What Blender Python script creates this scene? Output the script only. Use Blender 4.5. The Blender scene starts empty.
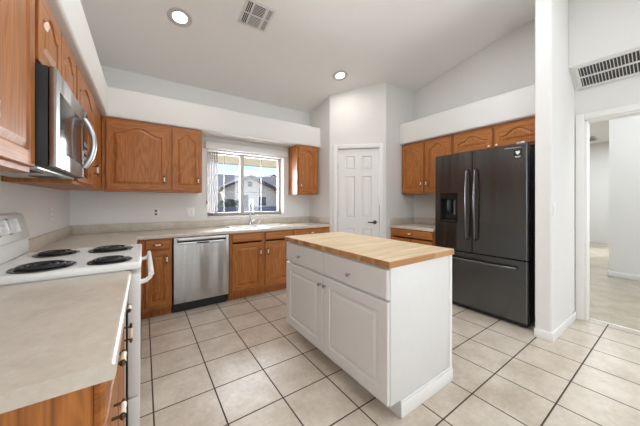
import bpy, bmesh, math, random
from mathutils import Vector, Matrix
random.seed(7)
PI = math.pi
SC = bpy.context.scene
COL = SC.collection

# ------------------------------------------------------------------ camera, sky, sun, area lights, exposure
cam_d = bpy.data.cameras.new('camera'); cam = bpy.data.objects.new('camera', cam_d); COL.objects.link(cam)
cam_d.sensor_fit = 'HORIZONTAL'; cam_d.sensor_width = 36.0
cam_d.lens = 255.5 / 640 * 36.0
cam_d.shift_y = (201.5 - 213) / 640
cam_d.clip_start = 0.05; cam_d.clip_end = 300
cam.location = (0, 0, 1.28); cam.rotation_euler = (PI / 2, 0, -math.radians(34.637))
SC.camera = cam

world = bpy.data.worlds.new('sky'); SC.world = world; world.use_nodes = True
wn = world.node_tree; wn.nodes.clear()
w_out = wn.nodes.new('ShaderNodeOutputWorld'); w_bg = wn.nodes.new('ShaderNodeBackground')
w_sky = wn.nodes.new('ShaderNodeTexSky'); w_sky.sky_type = 'NISHITA'; w_sky.sun_disc = False
w_sky.sun_elevation = math.radians(42); w_sky.sun_rotation = math.radians(200)
w_sky.air_density = 1.0; w_sky.dust_density = 0.6; w_sky.ozone_density = 1.5
w_bg.inputs['Strength'].default_value = 0.19
wn.links.new(w_sky.outputs[0], w_bg.inputs[0]); wn.links.new(w_bg.outputs[0], w_out.inputs[0])

sun_d = bpy.data.lights.new('sun', 'SUN'); sun = bpy.data.objects.new('sun', sun_d); COL.objects.link(sun)
sun_d.energy = 5.5; sun_d.angle = math.radians(0.6); sun_d.color = (1, 0.95, 0.87)
sun.rotation_euler = Vector((0.72, -0.45, -0.42)).to_track_quat('-Z', 'Y').to_euler()

def area(name, loc, target, sx, sy, power, col=(1, 1, 1)):
    l = bpy.data.lights.new(name, 'AREA'); l.shape = 'RECTANGLE'; l.size = sx; l.size_y = sy; l.energy = power; l.color = col
    o = bpy.data.objects.new(name, l); COL.objects.link(o); o.location = loc
    o.rotation_euler = (Vector(target) - Vector(loc)).to_track_quat('-Z', 'Y').to_euler()
    return o
NEU = (0.88, 0.945, 1.0)
area('patio_door_daylight', (1.9, -6.9, 1.5), (0.6, 2.5, 1.35), 3.6, 2.6, 32, NEU)  # added fill panel behind the camera, in front of the closed rear wall
area('left_fill', (-0.6, -1.7, 1.6), (2.2, 0.6, 1.0), 1.8, 1.8, 52, NEU)  # unseen fill by the left wall, added to brighten the island front
area('right_fill', (3.8, -2.0, 1.6), (-0.67, 1.6, 1.4), 2.0, 1.8, 84, NEU)  # fill added at right rear to lift the left wall and cabinets
area('overhead_fill', (1.5, 1.0, 3.36), (1.5, 1.0, 0), 2.6, 2.6, 52, NEU)  # unseen soft panel added overhead to raise the general light level
area('kitchen_window_daylight', (1.35, 4.22, 1.5), (1.5, 0.0, 2.1), 1.1, 0.8, 75, (0.93, 0.97, 1))
area('hall_fill', (5.3, -0.2, 3.05), (5.3, -0.2, 0), 1.6, 2.6, 42, NEU)  # added fill below the hall ceiling, not a fixture
area('hall_far_fill', (9.3, 0.8, 3.05), (9.3, 0.8, 0), 2.5, 2.0, 95, NEU)  # second invented hall panel, brightens the far wall

SC.view_settings.view_transform = 'Standard'; SC.view_settings.look = 'None'
SC.view_settings.gamma = 1.0; SC.view_settings.use_curve_mapping = False
SC.view_settings.exposure = 0.0

# ------------------------------------------------------------------ materials
def new_mat(name):
    m = bpy.data.materials.new(name); m.use_nodes = True
    nt = m.node_tree; b = nt.nodes['Principled BSDF']
    return m, nt, b
def lin(r, g, b):
    f = lambda c: (c / 255 / 12.92) if c / 255 <= 0.04045 else ((c / 255 + 0.055) / 1.055) ** 2.4
    return (f(r), f(g), f(b), 1)
def N(nt, t, **kw):
    n = nt.nodes.new(t)
    for k, v in kw.items():
        if k in n.inputs.keys(): n.inputs[k].default_value = v
        else: setattr(n, k, v)
    return n
def ramp(nt, stops):
    r = nt.nodes.new('ShaderNodeValToRGB'); e = r.color_ramp.elements
    while len(e) < len(stops): e.new(0.5)
    for i, (p, c) in enumerate(stops): e[i].position = p; e[i].color = c
    return r
def bump(nt, b, src, strength=0.1, dist=0.005):
    n = N(nt, 'ShaderNodeBump'); n.inputs['Strength'].default_value = strength; n.inputs['Distance'].default_value = dist
    nt.links.new(src, n.inputs['Height']); nt.links.new(n.outputs[0], b.inputs['Normal'])

def plain(name, col, rough=0.5, metal=0.0, noise=0.04, scale=20, bmp=0.0, coat=0.0, spec=None):
    m, nt, b = new_mat(name)
    tc = N(nt, 'ShaderNodeTexCoord'); nz = N(nt, 'ShaderNodeTexNoise', Scale=scale, Detail=3.0)
    nt.links.new(tc.outputs['Object'], nz.inputs['Vector'])
    d = 1 - noise; u = 1 + noise
    r = ramp(nt, [(0.3, (col[0] * d, col[1] * d, col[2] * d, 1)), (0.7, (min(1, col[0] * u), min(1, col[1] * u), min(1, col[2] * u), 1))])
    nt.links.new(nz.outputs['Fac'], r.inputs[0]); nt.links.new(r.outputs[0], b.inputs['Base Color'])
    b.inputs['Roughness'].default_value = rough; b.inputs['Metallic'].default_value = metal
    b.inputs['Coat Weight'].default_value = coat; b.inputs['Coat Roughness'].default_value = 0.15
    if spec is not None: b.inputs['Specular IOR Level'].default_value = spec
    if bmp: bump(nt, b, nz.outputs['Fac'], bmp)
    return m

def wood(name, dark, light, rot=(0, 0, 0), rough=0.42, sc=1.0, coat=0.06):
    m, nt, b = new_mat(name)
    tc = N(nt, 'ShaderNodeTexCoord'); oi = N(nt, 'ShaderNodeObjectInfo')
    mul = N(nt, 'ShaderNodeVectorMath', operation='MULTIPLY_ADD')
    cmb = N(nt, 'ShaderNodeCombineXYZ')
    for i in range(3): nt.links.new(oi.outputs['Random'], cmb.inputs[i])
    mul.inputs[1].default_value = (7.3, 3.1, 11.7)
    nt.links.new(cmb.outputs[0], mul.inputs[0]); nt.links.new(tc.outputs['Object'], mul.inputs[2])
    mp = N(nt, 'ShaderNodeMapping'); mp.inputs['Rotation'].default_value = rot
    nt.links.new(mul.outputs[0], mp.inputs['Vector'])
    mp2 = N(nt, 'ShaderNodeMapping'); mp2.inputs['Scale'].default_value = (9 * sc, 9 * sc, 0.9 * sc)
    nt.links.new(mp.outputs[0], mp2.inputs['Vector'])
    n1 = N(nt, 'ShaderNodeTexNoise', Scale=1.0, Detail=4.0, Roughness=0.55, Distortion=0.6)
    nt.links.new(mp2.outputs[0], n1.inputs['Vector'])
    mp3 = N(nt, 'ShaderNodeMapping'); mp3.inputs['Scale'].default_value = (140 * sc, 140 * sc, 5 * sc)
    nt.links.new(mp.outputs[0], mp3.inputs['Vector'])
    n2 = N(nt, 'ShaderNodeTexNoise', Scale=1.0, Detail=2.0)
    nt.links.new(mp3.outputs[0], n2.inputs['Vector'])
    # cathedral rings from the coarse noise
    mm = N(nt, 'ShaderNodeMath', operation='MULTIPLY'); mm.inputs[1].default_value = 60
    nt.links.new(n1.outputs['Fac'], mm.inputs[0])
    sn = N(nt, 'ShaderNodeMath', operation='SINE'); nt.links.new(mm.outputs[0], sn.inputs[0])
    a1 = N(nt, 'ShaderNodeMath', operation='MULTIPLY_ADD'); a1.inputs[1].default_value = 0.10; a1.inputs[2].default_value = 0.26
    nt.links.new(sn.outputs[0], a1.inputs[0])
    a2 = N(nt, 'ShaderNodeMath', operation='MULTIPLY_ADD'); a2.inputs[1].default_value = 0.5
    nt.links.new(n2.outputs['Fac'], a2.inputs[0]); nt.links.new(a1.outputs[0], a2.inputs[2])
    r = ramp(nt, [(0.2, dark), (0.75, light)])
    nt.links.new(a2.outputs[0], r.inputs[0]); nt.links.new(r.outputs[0], b.inputs['Base Color'])
    b.inputs['Roughness'].default_value = rough; b.inputs['Coat Weight'].default_value = coat; b.inputs['Coat Roughness'].default_value = 0.25
    bump(nt, b, n2.outputs['Fac'], 0.06, 0.002)
    return m

def tile_mat(name, pw, ph, off, c1, c2, grout, rough, mort=0.0048, rotz=0.0, mott=4.0):
    m, nt, b = new_mat(name)
    tc = N(nt, 'ShaderNodeTexCoord')
    mp = N(nt, 'ShaderNodeMapping'); mp.vector_type = 'TEXTURE'
    mp.inputs['Location'].default_value = (off[0], off[1], 0); mp.inputs['Rotation'].default_value = (0, 0, rotz)
    nt.links.new(tc.outputs['Object'], mp.inputs['Vector'])
    br = N(nt, 'ShaderNodeTexBrick', offset=0.0, squash=1.0)
    br.inputs['Scale'].default_value = 1.0; br.inputs['Mortar Size'].default_value = mort
    br.inputs['Mortar Smooth'].default_value = 0.15; br.inputs['Bias'].default_value = 0.0
    br.inputs['Brick Width'].default_value = pw; br.inputs['Row Height'].default_value = ph
    br.inputs['Color1'].default_value = (0.42, 0.42, 0.42, 1); br.inputs['Color2'].default_value = (0.58, 0.58, 0.58, 1)
    nt.links.new(mp.outputs[0], br.inputs['Vector'])
    n1 = N(nt, 'ShaderNodeTexNoise', Scale=mott, Detail=5.0, Roughness=0.62)
    nt.links.new(tc.outputs['Object'], n1.inputs['Vector'])
    n2 = N(nt, 'ShaderNodeTexNoise', Scale=mott * 9, Detail=3.0)
    nt.links.new(tc.outputs['Object'], n2.inputs['Vector'])
    ad = N(nt, 'ShaderNodeMath', operation='ADD'); nt.links.new(n1.outputs['Fac'], ad.inputs[0])
    m2 = N(nt, 'ShaderNodeMath', operation='MULTIPLY_ADD'); m2.inputs[1].default_value = 0.35; m2.inputs[2].default_value = -0.175
    nt.links.new(n2.outputs['Fac'], m2.inputs[0]); nt.links.new(m2.outputs[0], ad.inputs[1])
    ad2 = N(nt, 'ShaderNodeMath', operation='MULTIPLY_ADD'); ad2.inputs[1].default_value = 0.6; ad2.inputs[2].default_value = -0.3
    nt.links.new(br.outputs['Color'], ad2.inputs[0])
    ad3 = N(nt, 'ShaderNodeMath', operation='ADD'); nt.links.new(ad.outputs[0], ad3.inputs[0]); nt.links.new(ad2.outputs[0], ad3.inputs[1])
    r = ramp(nt, [(0.3, c1), (0.68, c2)]); nt.links.new(ad3.outputs[0], r.inputs[0])
    mx = N(nt, 'ShaderNodeMix', data_type='RGBA')
    nt.links.new(br.outputs['Fac'], mx.inputs[0]); nt.links.new(r.outputs[0], mx.inputs[6]); mx.inputs[7].default_value = grout
    nt.links.new(mx.outputs[2], b.inputs['Base Color'])
    rr = N(nt, 'ShaderNodeMath', operation='MULTIPLY_ADD'); rr.inputs[1].default_value = 0.5; rr.inputs[2].default_value = rough
    nt.links.new(br.outputs['Fac'], rr.inputs[0]); nt.links.new(rr.outputs[0], b.inputs['Roughness'])
    inv = N(nt, 'ShaderNodeMath', operation='SUBTRACT'); inv.inputs[0].default_value = 1.0; nt.links.new(br.outputs['Fac'], inv.inputs[1])
    bump(nt, b, inv.outputs[0], 0.5, 0.003)
    return m

def laminate(name):
    m, nt, b = new_mat(name)
    tc = N(nt, 'ShaderNodeTexCoord'); n1 = N(nt, 'ShaderNodeTexNoise', Scale=9.0, Detail=6.0, Roughness=0.65, Distortion=0.5)
    n2 = N(nt, 'ShaderNodeTexNoise', Scale=70.0, Detail=3.0)
    nt.links.new(tc.outputs['Object'], n1.inputs['Vector']); nt.links.new(tc.outputs['Object'], n2.inputs['Vector'])
    a = N(nt, 'ShaderNodeMath', operation='MULTIPLY_ADD'); a.inputs[1].default_value = 0.4
    nt.links.new(n2.outputs['Fac'], a.inputs[0]); nt.links.new(n1.outputs['Fac'], a.inputs[2])
    r = ramp(nt, [(0.45, lin(190, 178, 163)), (0.7, lin(204, 193, 179)), (0.95, lin(214, 205, 193))])
    nt.links.new(a.outputs[0], r.inputs[0]); nt.links.new(r.outputs[0], b.inputs['Base Color'])
    b.inputs['Roughness'].default_value = 0.3
    return m

def butcher(name):
    m, nt, b = new_mat(name)
    tc = N(nt, 'ShaderNodeTexCoord')
    mp = N(nt, 'ShaderNodeMapping'); mp.inputs['Rotation'].default_value = (0, 0, PI / 2)
    nt.links.new(tc.outputs['Object'], mp.inputs['Vector'])
    br = N(nt, 'ShaderNodeTexBrick', offset=0.37, offset_frequency=2)
    br.inputs['Scale'].default_value = 1.0; br.inputs['Mortar Size'].default_value = 0.0004
    br.inputs['Brick Width'].default_value = 0.52; br.inputs['Row Height'].default_value = 0.042; br.inputs['Bias'].default_value = -0.1
    br.inputs['Color1'].default_value = lin(216, 190, 152); br.inputs['Color2'].default_value = lin(232, 214, 186)
    br.inputs['Mortar'].default_value = lin(190, 150, 100)
    nt.links.new(mp.outputs[0], br.inputs['Vector'])
    mp2 = N(nt, 'ShaderNodeMapping'); mp2.inputs['Scale'].default_value = (60, 3, 60)
    nt.links.new(tc.outputs['Object'], mp2.inputs['Vector'])
    nz = N(nt, 'ShaderNodeTexNoise', Scale=1.0, Detail=3.0); nt.links.new(mp2.outputs[0], nz.inputs['Vector'])
    r = ramp(nt, [(0.3, (0.82, 0.78, 0.72, 1)), (0.65, (1, 1, 1, 1))]); nt.links.new(nz.outputs['Fac'], r.inputs[0])
    mx = N(nt, 'ShaderNodeMix', data_type='RGBA', blend_type='MULTIPLY'); mx.inputs[0].default_value = 1.0
    nt.links.new(br.outputs['Color'], mx.inputs[6]); nt.links.new(r.outputs[0], mx.inputs[7])
    nt.links.new(mx.outputs[2], b.inputs['Base Color'])
    b.inputs['Roughness'].default_value = 0.42
    return m

def butcher_edge(name):
    m, nt, b = new_mat(name)
    tc = N(nt, 'ShaderNodeTexCoord')
    br = N(nt, 'ShaderNodeTexVoronoi', feature='F1'); br.inputs['Scale'].default_value = 1.0
    mp = N(nt, 'ShaderNodeMapping'); mp.inputs['Scale'].default_value = (11, 3.0, 2)
    nt.links.new(tc.outputs['Object'], mp.inputs['Vector']); nt.links.new(mp.outputs[0], br.inputs['Vector'])
    r = ramp(nt, [(0.0, lin(158, 102, 56)), (0.5, lin(186, 134, 84)), (1.0, lin(204, 160, 112))])
    sp = N(nt, 'ShaderNodeSeparateColor'); nt.links.new(br.outputs['Color'], sp.inputs[0])
    nt.links.new(sp.outputs[0], r.inputs[0]); nt.links.new(r.outputs[0], b.inputs['Base Color'])
    b.inputs['Roughness'].default_value = 0.45
    return m

def brushed(name, col, rough=0.3, metal=1.0, axis=0, wave=0.7):
    m, nt, b = new_mat(name)
    tc = N(nt, 'ShaderNodeTexCoord'); mp = N(nt, 'ShaderNodeMapping')
    s = [1.5, 1.5, 1.5]; 
    for i in range(3):
        if i != axis: s[i] = 220
    mp.inputs['Scale'].default_value = s
    nt.links.new(tc.outputs['Object'], mp.inputs['Vector'])
    nz = N(nt, 'ShaderNodeTexNoise', Scale=1.0, Detail=2.0); nt.links.new(mp.outputs[0], nz.inputs['Vector'])
    r = ramp(nt, [(0.3, (col[0] * .9, col[1] * .9, col[2] * .9, 1)), (0.7, col)])
    nt.links.new(nz.outputs['Fac'], r.inputs[0]); nt.links.new(r.outputs[0], b.inputs['Base Color'])
    b.inputs['Metallic'].default_value = metal; b.inputs['Roughness'].default_value = rough
    b.inputs['Anisotropic'].default_value = 0.85; b.inputs['Anisotropic Rotation'].default_value = 0.25
    mw_ = N(nt, 'ShaderNodeMapping'); mw_.inputs['Scale'].default_value = (6.0, 6.0, 0.35)
    nt.links.new(tc.outputs['Object'], mw_.inputs['Vector'])
    n3 = N(nt, 'ShaderNodeTexNoise', Scale=1.0, Detail=1.0); nt.links.new(mw_.outputs[0], n3.inputs['Vector'])
    bump(nt, b, n3.outputs['Fac'], wave, 0.04)
    return m

def emit(name, col, s):
    m, nt, b = new_mat(name)
    b.inputs['Base Color'].default_value = col; b.inputs['Emission Color'].default_value = col; b.inputs['Emission Strength'].default_value = s
    return m

def glass(name, tint=(1, 1, 1, 1), mixf=0.08):
    m, nt, b = new_mat(name)
    nt.nodes.remove(b)
    tr = N(nt, 'ShaderNodeBsdfTransparent'); tr.inputs[0].default_value = tint
    gl = N(nt, 'ShaderNodeBsdfGlossy'); gl.inputs['Roughness'].default_value = 0.02
    fr = N(nt, 'ShaderNodeFresnel'); fr.inputs['IOR'].default_value = 1.45
    mx = N(nt, 'ShaderNodeMixShader')
    nt.links.new(fr.outputs[0], mx.inputs[0]); nt.links.new(tr.outputs[0], mx.inputs[1]); nt.links.new(gl.outputs[0], mx.inputs[2])
    nt.links.new(mx.outputs[0], nt.nodes['Material Output'].inputs[0])
    return m

M = {}
M['wall'] = plain('wall_paint', lin(228, 226, 223), 0.75, noise=0.012, scale=60, bmp=0.05)
M['ceil'] = plain('ceiling_paint', lin(240, 238, 235), 0.85, noise=0.012, scale=60, bmp=0.05)
M['trim'] = plain('white_trim_paint', lin(238, 236, 233), 0.42, noise=0.01)
M['cab_white'] = plain('white_cabinet_paint', lin(228, 227, 225), 0.35, noise=0.01)
M['oak'] = wood('honey_oak', lin(126, 68, 20), lin(192, 120, 54))
M['oak_h'] = wood('honey_oak_horizontal', lin(128, 69, 20), lin(192, 120, 54), rot=(0, PI / 2, 0))
M['oak_in'] = wood('oak_underside', lin(150, 100, 58), lin(196, 148, 100), rough=0.6)
M['tile'] = tile_mat('beige_floor_tile', 0.35, 0.342, (0.05, 0.482), lin(188, 173, 156), lin(217, 206, 192), lin(72, 58, 46), 0.3)
M['tile_hall'] = tile_mat('hall_floor_tile', 0.46, 0.46, (0.1, 0.2), lin(170, 158, 136), lin(194, 184, 164), lin(132, 122, 106), 0.2, rotz=PI / 4)
M['lam'] = laminate('speckled_laminate')
M['butcher'] = butcher('butcher_block'); M['butcher_edge'] = butcher_edge('butcher_block_edge')
M['steel'] = brushed('stainless_steel', (0.52, 0.515, 0.51, 1), 0.26)
M['steel_v'] = brushed('stainless_steel_fridge', (0.145, 0.148, 0.150, 1), 0.2, wave=0.35)
M['dark_handle'] = plain('dark_stainless_handle', (0.20, 0.20, 0.205), 0.2, 1.0, noise=0.02)
M['steel_mw'] = brushed('stainless_steel_microwave', (0.40, 0.39, 0.38, 1), 0.36)
M['silver'] = plain('silver_steel', (0.6, 0.6, 0.6), 0.3, 1.0, noise=0.02)
M['chrome'] = plain('chrome', (0.75, 0.75, 0.76), 0.1, 1.0, noise=0.01)
M['nickel'] = plain('nickel', (0.42, 0.41, 0.40), 0.3, 1.0, noise=0.02)
M['black'] = plain('black_plastic', (0.012, 0.012, 0.012), 0.4, noise=0.05)
M['black_gloss'] = plain('black_gloss', (0.01, 0.01, 0.01), 0.08, noise=0.02)
M['iron'] = plain('coil_metal', (0.03, 0.03, 0.032), 0.5, 0.3)
M['pan'] = plain('drip_pan_steel', (0.08, 0.08, 0.08), 0.3, 0.8)
M['enamel'] = plain('white_enamel', lin(240, 239, 236), 0.18, noise=0.008)
M['porcelain'] = plain('porcelain', lin(240, 232, 214), 0.2, noise=0.02)
M['brass'] = plain('antique_brass', (0.10, 0.065, 0.035), 0.4, 0.8, noise=0.1)
M['lamp'] = emit('lamp_glow', (1, 0.97, 0.92, 1), 4.5)
M['can_ring'] = plain('can_trim', lin(196, 192, 186), 0.4, noise=0.01)
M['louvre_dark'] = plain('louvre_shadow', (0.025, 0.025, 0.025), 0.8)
M['glass'] = glass('window_glass')
M['mw_glass'] = plain('microwave_door_glass', (0.04, 0.034, 0.032), 0.16, spec=0.3, noise=0.02)
M['grille'] = plain('grille_white', lin(222, 220, 217), 0.5, noise=0.02)
M['void'] = plain('duct_interior', (0.07, 0.07, 0.07), 0.9)
M['muntin'] = plain('muntin_paint', lin(140, 136, 132), 0.5, noise=0.02)
M['sash'] = plain('sash_vinyl', lin(198, 192, 184), 0.5, noise=0.02)
M['blind'] = plain('blind_vinyl', lin(145, 139, 136), 0.5, noise=0.02)
M['stucco'] = plain('stucco', lin(214, 206, 196), 0.9, noise=0.05, scale=30, bmp=0.1)
M['beam'] = plain('patio_beam_paint', lin(236, 220, 186), 0.8, noise=0.03)
M['roof'] = plain('roof_shingle', lin(150, 148, 152), 0.9, noise=0.12, scale=8)
M['roof_b'] = plain('roof_shingle_blue', lin(128, 136, 152), 0.9, noise=0.12, scale=8)
M['fascia'] = plain('dark_fascia', lin(70, 66, 72), 0.7)
M['block'] = plain('block_wall', lin(104, 114, 140), 0.9, noise=0.1, scale=4)
M['gravel'] = plain('gravel', lin(178, 168, 158), 0.95, noise=0.15, scale=40)
M['dark_glass'] = plain('dark_window_glass', lin(58, 66, 78), 0.15)
M['shrub'] = plain('shrub_leaf', lin(52, 62, 50), 0.8, noise=0.3, scale=30)
M['white_mark'] = plain('white_print', lin(235, 235, 235), 0.5, noise=0.01)
M['grey_mark'] = plain('grey_print', lin(120, 120, 122), 0.5, noise=0.01)
M['bronze'] = plain('dark_bronze', (0.07, 0.065, 0.06), 0.35, 0.9, noise=0.05)

# ------------------------------------------------------------------ mesh helpers
def bm_new(): return bmesh.new()
def merge(bm, src):
    me = bpy.data.meshes.new('tmp'); src.to_mesh(me); src.free(); bm.from_mesh(me); bpy.data.meshes.remove(me)
def box(bm, x0, x1, y0, y1, z0, z1, mi=0, bev=0.0, seg=2):
    b = bmesh.new()
    x0, x1 = min(x0, x1), max(x0, x1); y0, y1 = min(y0, y1), max(y0, y1); z0, z1 = min(z0, z1), max(z0, z1)
    vs = [b.verts.new(p) for p in ((x0, y0, z0), (x1, y0, z0), (x1, y1, z0), (x0, y1, z0), (x0, y0, z1), (x1, y0, z1), (x1, y1, z1), (x0, y1, z1))]
    for q in ((3, 2, 1, 0), (4, 5, 6, 7), (0, 1, 5, 4), (1, 2, 6, 5), (2, 3, 7, 6), (3, 0, 4, 7)): b.faces.new([vs[i] for i in q])
    if bev > 0: bmesh.ops.bevel(b, geom=list(b.edges), offset=bev, segments=seg, profile=0.5, affect='EDGES')
    for f in b.faces: f.material_index = mi; f.smooth = bev > 0
    merge(bm, b); return bm
def prism(bm, poly, axis, a, c, mi=0, bev=0.0, seg=2, bev_verts=None):
    """extrude a 2D polygon along axis ('x': (y,z), 'y': (x,z), 'z': (x,y)) from a to c"""
    b = bmesh.new()
    def p3(p, t): return {'x': (t, p[0], p[1]), 'y': (p[0], t, p[1]), 'z': (p[0], p[1], t)}[axis]
    v0 = [b.verts.new(p3(p, a)) for p in poly]; v1 = [b.verts.new(p3(p, c)) for p in poly]
    n = len(poly)
    b.faces.new(v0); b.faces.new(v1[::-1])
    side = []
    for i in range(n):
        b.faces.new([v0[i], v1[i], v1[(i + 1) % n], v0[(i + 1) % n]])
    if bev > 0:
        b.edges.ensure_lookup_table()
        if bev_verts is None: es = list(b.edges)
        else:
            es = [e for i in bev_verts for e in v0[i].link_edges if e.other_vert(v0[i]) is v1[i]]
        bmesh.ops.bevel(b, geom=es, offset=bev, segments=seg, profile=0.5, affect='EDGES')
    bmesh.ops.recalc_face_normals(b, faces=list(b.faces))
    for f in b.faces: f.material_index = mi; f.smooth = bev > 0
    merge(bm, b); return bm
def tube(bm, pts, r, n=10, mi=0, closed=False):
    pts = [Vector(p) for p in pts]; rs = r if isinstance(r, (list, tuple)) else [r] * len(pts)
    b = bmesh.new(); rings = []; up = None
    m = len(pts)
    for i, p in enumerate(pts):
        if closed: t = (pts[(i + 1) % m] - pts[i - 1]).normalized()
        else: t = (pts[min(i + 1, m - 1)] - pts[max(i - 1, 0)]).normalized()
        if up is None:
            up = Vector((0, 0, 1)) if abs(t.z) < 0.9 else Vector((1, 0, 0))
        u = (up - t * up.dot(t)).normalized(); w = t.cross(u); up = u
        rings.append([b.verts.new(p + (u * math.cos(2 * PI * k / n) + w * math.sin(2 * PI * k / n)) * rs[i]) for k in range(n)])
    rng = m if closed else m - 1
    for i in range(rng):
        A, B = rings[i], rings[(i + 1) % m]
        for k in range(n): b.faces.new([A[k], A[(k + 1) % n], B[(k + 1) % n], B[k]])
    if not closed: b.faces.new(rings[0][::-1]); b.faces.new(rings[-1])
    bmesh.ops.recalc_face_normals(b, faces=list(b.faces))
    for f in b.faces: f.material_index = mi; f.smooth = True
    merge(bm, b); return bm
def lathe(bm, prof, c=(0, 0, 0), axis='z', n=20, mi=0, sx=1.0, sy=1.0):
    """prof: list of (radius, height); revolved about axis through c"""
    b = bmesh.new(); rings = []
    def pt(r, h, a):
        x, y = r * math.cos(a) * sx, r * math.sin(a) * sy
        return {'z': (c[0] + x, c[1] + y, c[2] + h), 'y': (c[0] + x, c[1] + h, c[2] + y), 'x': (c[0] + h, c[1] + x, c[2] + y)}[axis]
    for r, h in prof:
        rings.append([b.verts.new(pt(max(r, 1e-5), h, 2 * PI * k / n)) for k in range(n)])
    for A, B in zip(rings, rings[1:]):
        for k in range(n): b.faces.new([A[k], A[(k + 1) % n], B[(k + 1) % n], B[k]])
    if prof[0][0] > 1e-4: b.faces.new(rings[0][::-1])
    if prof[-1][0] > 1e-4: b.faces.new(rings[-1])
    bmesh.ops.remove_doubles(b, verts=list(b.verts), dist=1e-6)
    bmesh.ops.recalc_face_normals(b, faces=list(b.faces))
    for f in b.faces: f.material_index = mi; f.smooth = True
    merge(bm, b); return bm
def obj(name, bm, mats, parent=None, loc=None, rot=None):
    me = bpy.data.meshes.new(name)
    bm.to_mesh(me); bm.free()
    for m in (mats if isinstance(mats, (list, tuple)) else [mats]): me.materials.append(M[m])
    me.set_sharp_from_angle(angle=math.radians(40)) if any(p.use_smooth for p in me.polygons) else None
    o = bpy.data.objects.new(name, me); COL.objects.link(o)
    if parent is not None: o.parent = parent
    if loc: o.location = loc
    if rot is not None: o.rotation_euler = (0, 0, rot)
    return o
def tag(o, label, cat, group=None):
    o['label'] = label; o['category'] = cat
    if group: o['group'] = group
    return o
def thing(name, label, cat, loc=(0, 0, 0), rotz=0.0, group=None):
    o = bpy.data.objects.new(name, None); COL.objects.link(o); o.empty_display_size = 0.1
    o.location = loc; o.rotation_euler = (0, 0, rotz)
    return tag(o, label, cat, group)
def struct(name, bm, m, loc=None, rot=None):
    o = obj(name, bm, m, None, loc, rot); o['kind'] = 'structure'; return o

# ------------------------------------------------------------------ the room
XL, XE, YB, YS = -0.67, 3.885, 3.90, -7.1
XF = 3.79                                  # wall behind the refrigerator
def zc(y): return 2.87 + 0.21 * (YB - y) if y > 1.24 else 2.87 + 0.21 * (YB - 1.24)
ZT = zc(0)
b = bm_new(); box(b, XL - 0.15, 3.99, YS - 0.15, YB + 0.2, -0.08, 0); struct('floor', b, 'tile')
b = bm_new(); box(b, 3.992, 13.2, -3.0, 4.2, -0.08, 0.0); struct('floor_hall', b, 'tile_hall')
b = bm_new(); prism(b, [(YS - .15, ZT), (1.24, ZT), (YB + .22, zc(YB + .22)), (YB + .22, zc(YB + .22) + .12), (1.24, ZT + .12), (YS - .15, ZT + .12)], 'x', XL - 0.15, 4.0)
struct('ceiling', b, 'ceil')
b = bm_new(); prism(b, [(YS, 0.0), (YB + .22, 0.0), (YB + .22, zc(YB + .22)), (1.24, ZT), (YS, ZT)], 'x', XL - 0.15, XL); struct('wall_left', b, 'wall')
b = bm_new(); box(b, XL - .15, 4.0, YS - .15, YS, 0, ZT); struct('wall_rear', b, 'wall')
# back wall with the window opening
WX0, WX1, WZ0, WZ1 = 0.75, 1.945, 1.068, 2.012
b = bm_new()
box(b, XL, WX0, YB, YB + .22, 0, 2.87); box(b, WX1, 4.0, YB, YB + .22, 0, 2.87)
box(b, WX0, WX1, YB, YB + .22, 0, WZ0); box(b, WX0, WX1, YB, YB + .22, WZ1, 2.87)
struct('wall_back', b, 'wall')
# pantry: left return, diagonal with the door opening, right return
PX, PY, QX, QY = 2.47, 3.30, 3.093, 2.677
L = math.hypot(QX - PX, QY - PY)
b = bm_new(); box(b, PX, PX + .1, PY + 0.0, YB, 0, zc(YB)); prism(b, [(PY, zc(YB)), (YB, zc(YB)), (PY, zc(PY))], 'x', PX, PX + .1)
struct('wall_pantry_left', b, 'wall')
b = bm_new(); prism(b, [(QX, 0), (XF, 0), (XF, zc(QY)), (QX, zc(QY))], 'y', QY, QY + .1); struct('wall_pantry_right', b, 'wall')
S0, S1, DH = 0.122, 0.790, 2.125
b = bm_new()
R45 = Matrix.Translation((PX, PY, 0)) @ Matrix.Rotation(-PI / 4, 4, 'Z')
def diag_box(bm, s0, s1, d0, d1, z0, z1):
    t = bmesh.new(); box(t, s0, s1, d0, d1, z0, z1); bmesh.ops.transform(t, matrix=R45, verts=list(t.verts)); merge(bm, t)
diag_box(b, 0, S0, 0, .1, 0, 3.3); diag_box(b, S1, L, 0, .1, 0, 3.3); diag_box(b, S0, S1, 0, .1, DH, 3.3)
struct('wall_pantry', b, 'wall')
# refrigerator wall, wing wall with rounded end corners, doorway wall and its duct chase
b = bm_new(); prism(b, [(0.84, 0), (QY + .1, 0), (QY + .1, zc(QY + .1)), (1.24, ZT), (0.84, ZT)], 'x', XF, 4.0); struct('wall_right', b, 'wall')
b = bm_new(); prism(b, [(3.058, .715), (4.0, .715), (4.0, .84), (3.058, .84)], 'z', 0, ZT, bev=0.022, seg=4, bev_verts=[0, 3]); struct('wall_wing', b, 'wall')
OY0, OY1, OZ = -0.32, 0.640, 2.15
b = bm_new(); box(b, XE, 4.0, OY1, .715, 0, ZT); box(b, XE, 4.0, YS, OY0, 0, ZT); box(b, XE, 4.0, OY0, OY1, OZ, ZT)
struct('wall_doorway', b, 'wall')
b = bm_new(); prism(b, [(XE, 2.49), (3.62, 2.66), (3.62, ZT), (XE, ZT)], 'y', -2.5, .714); struct('wall_duct_chase', b, 'wall')
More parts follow.
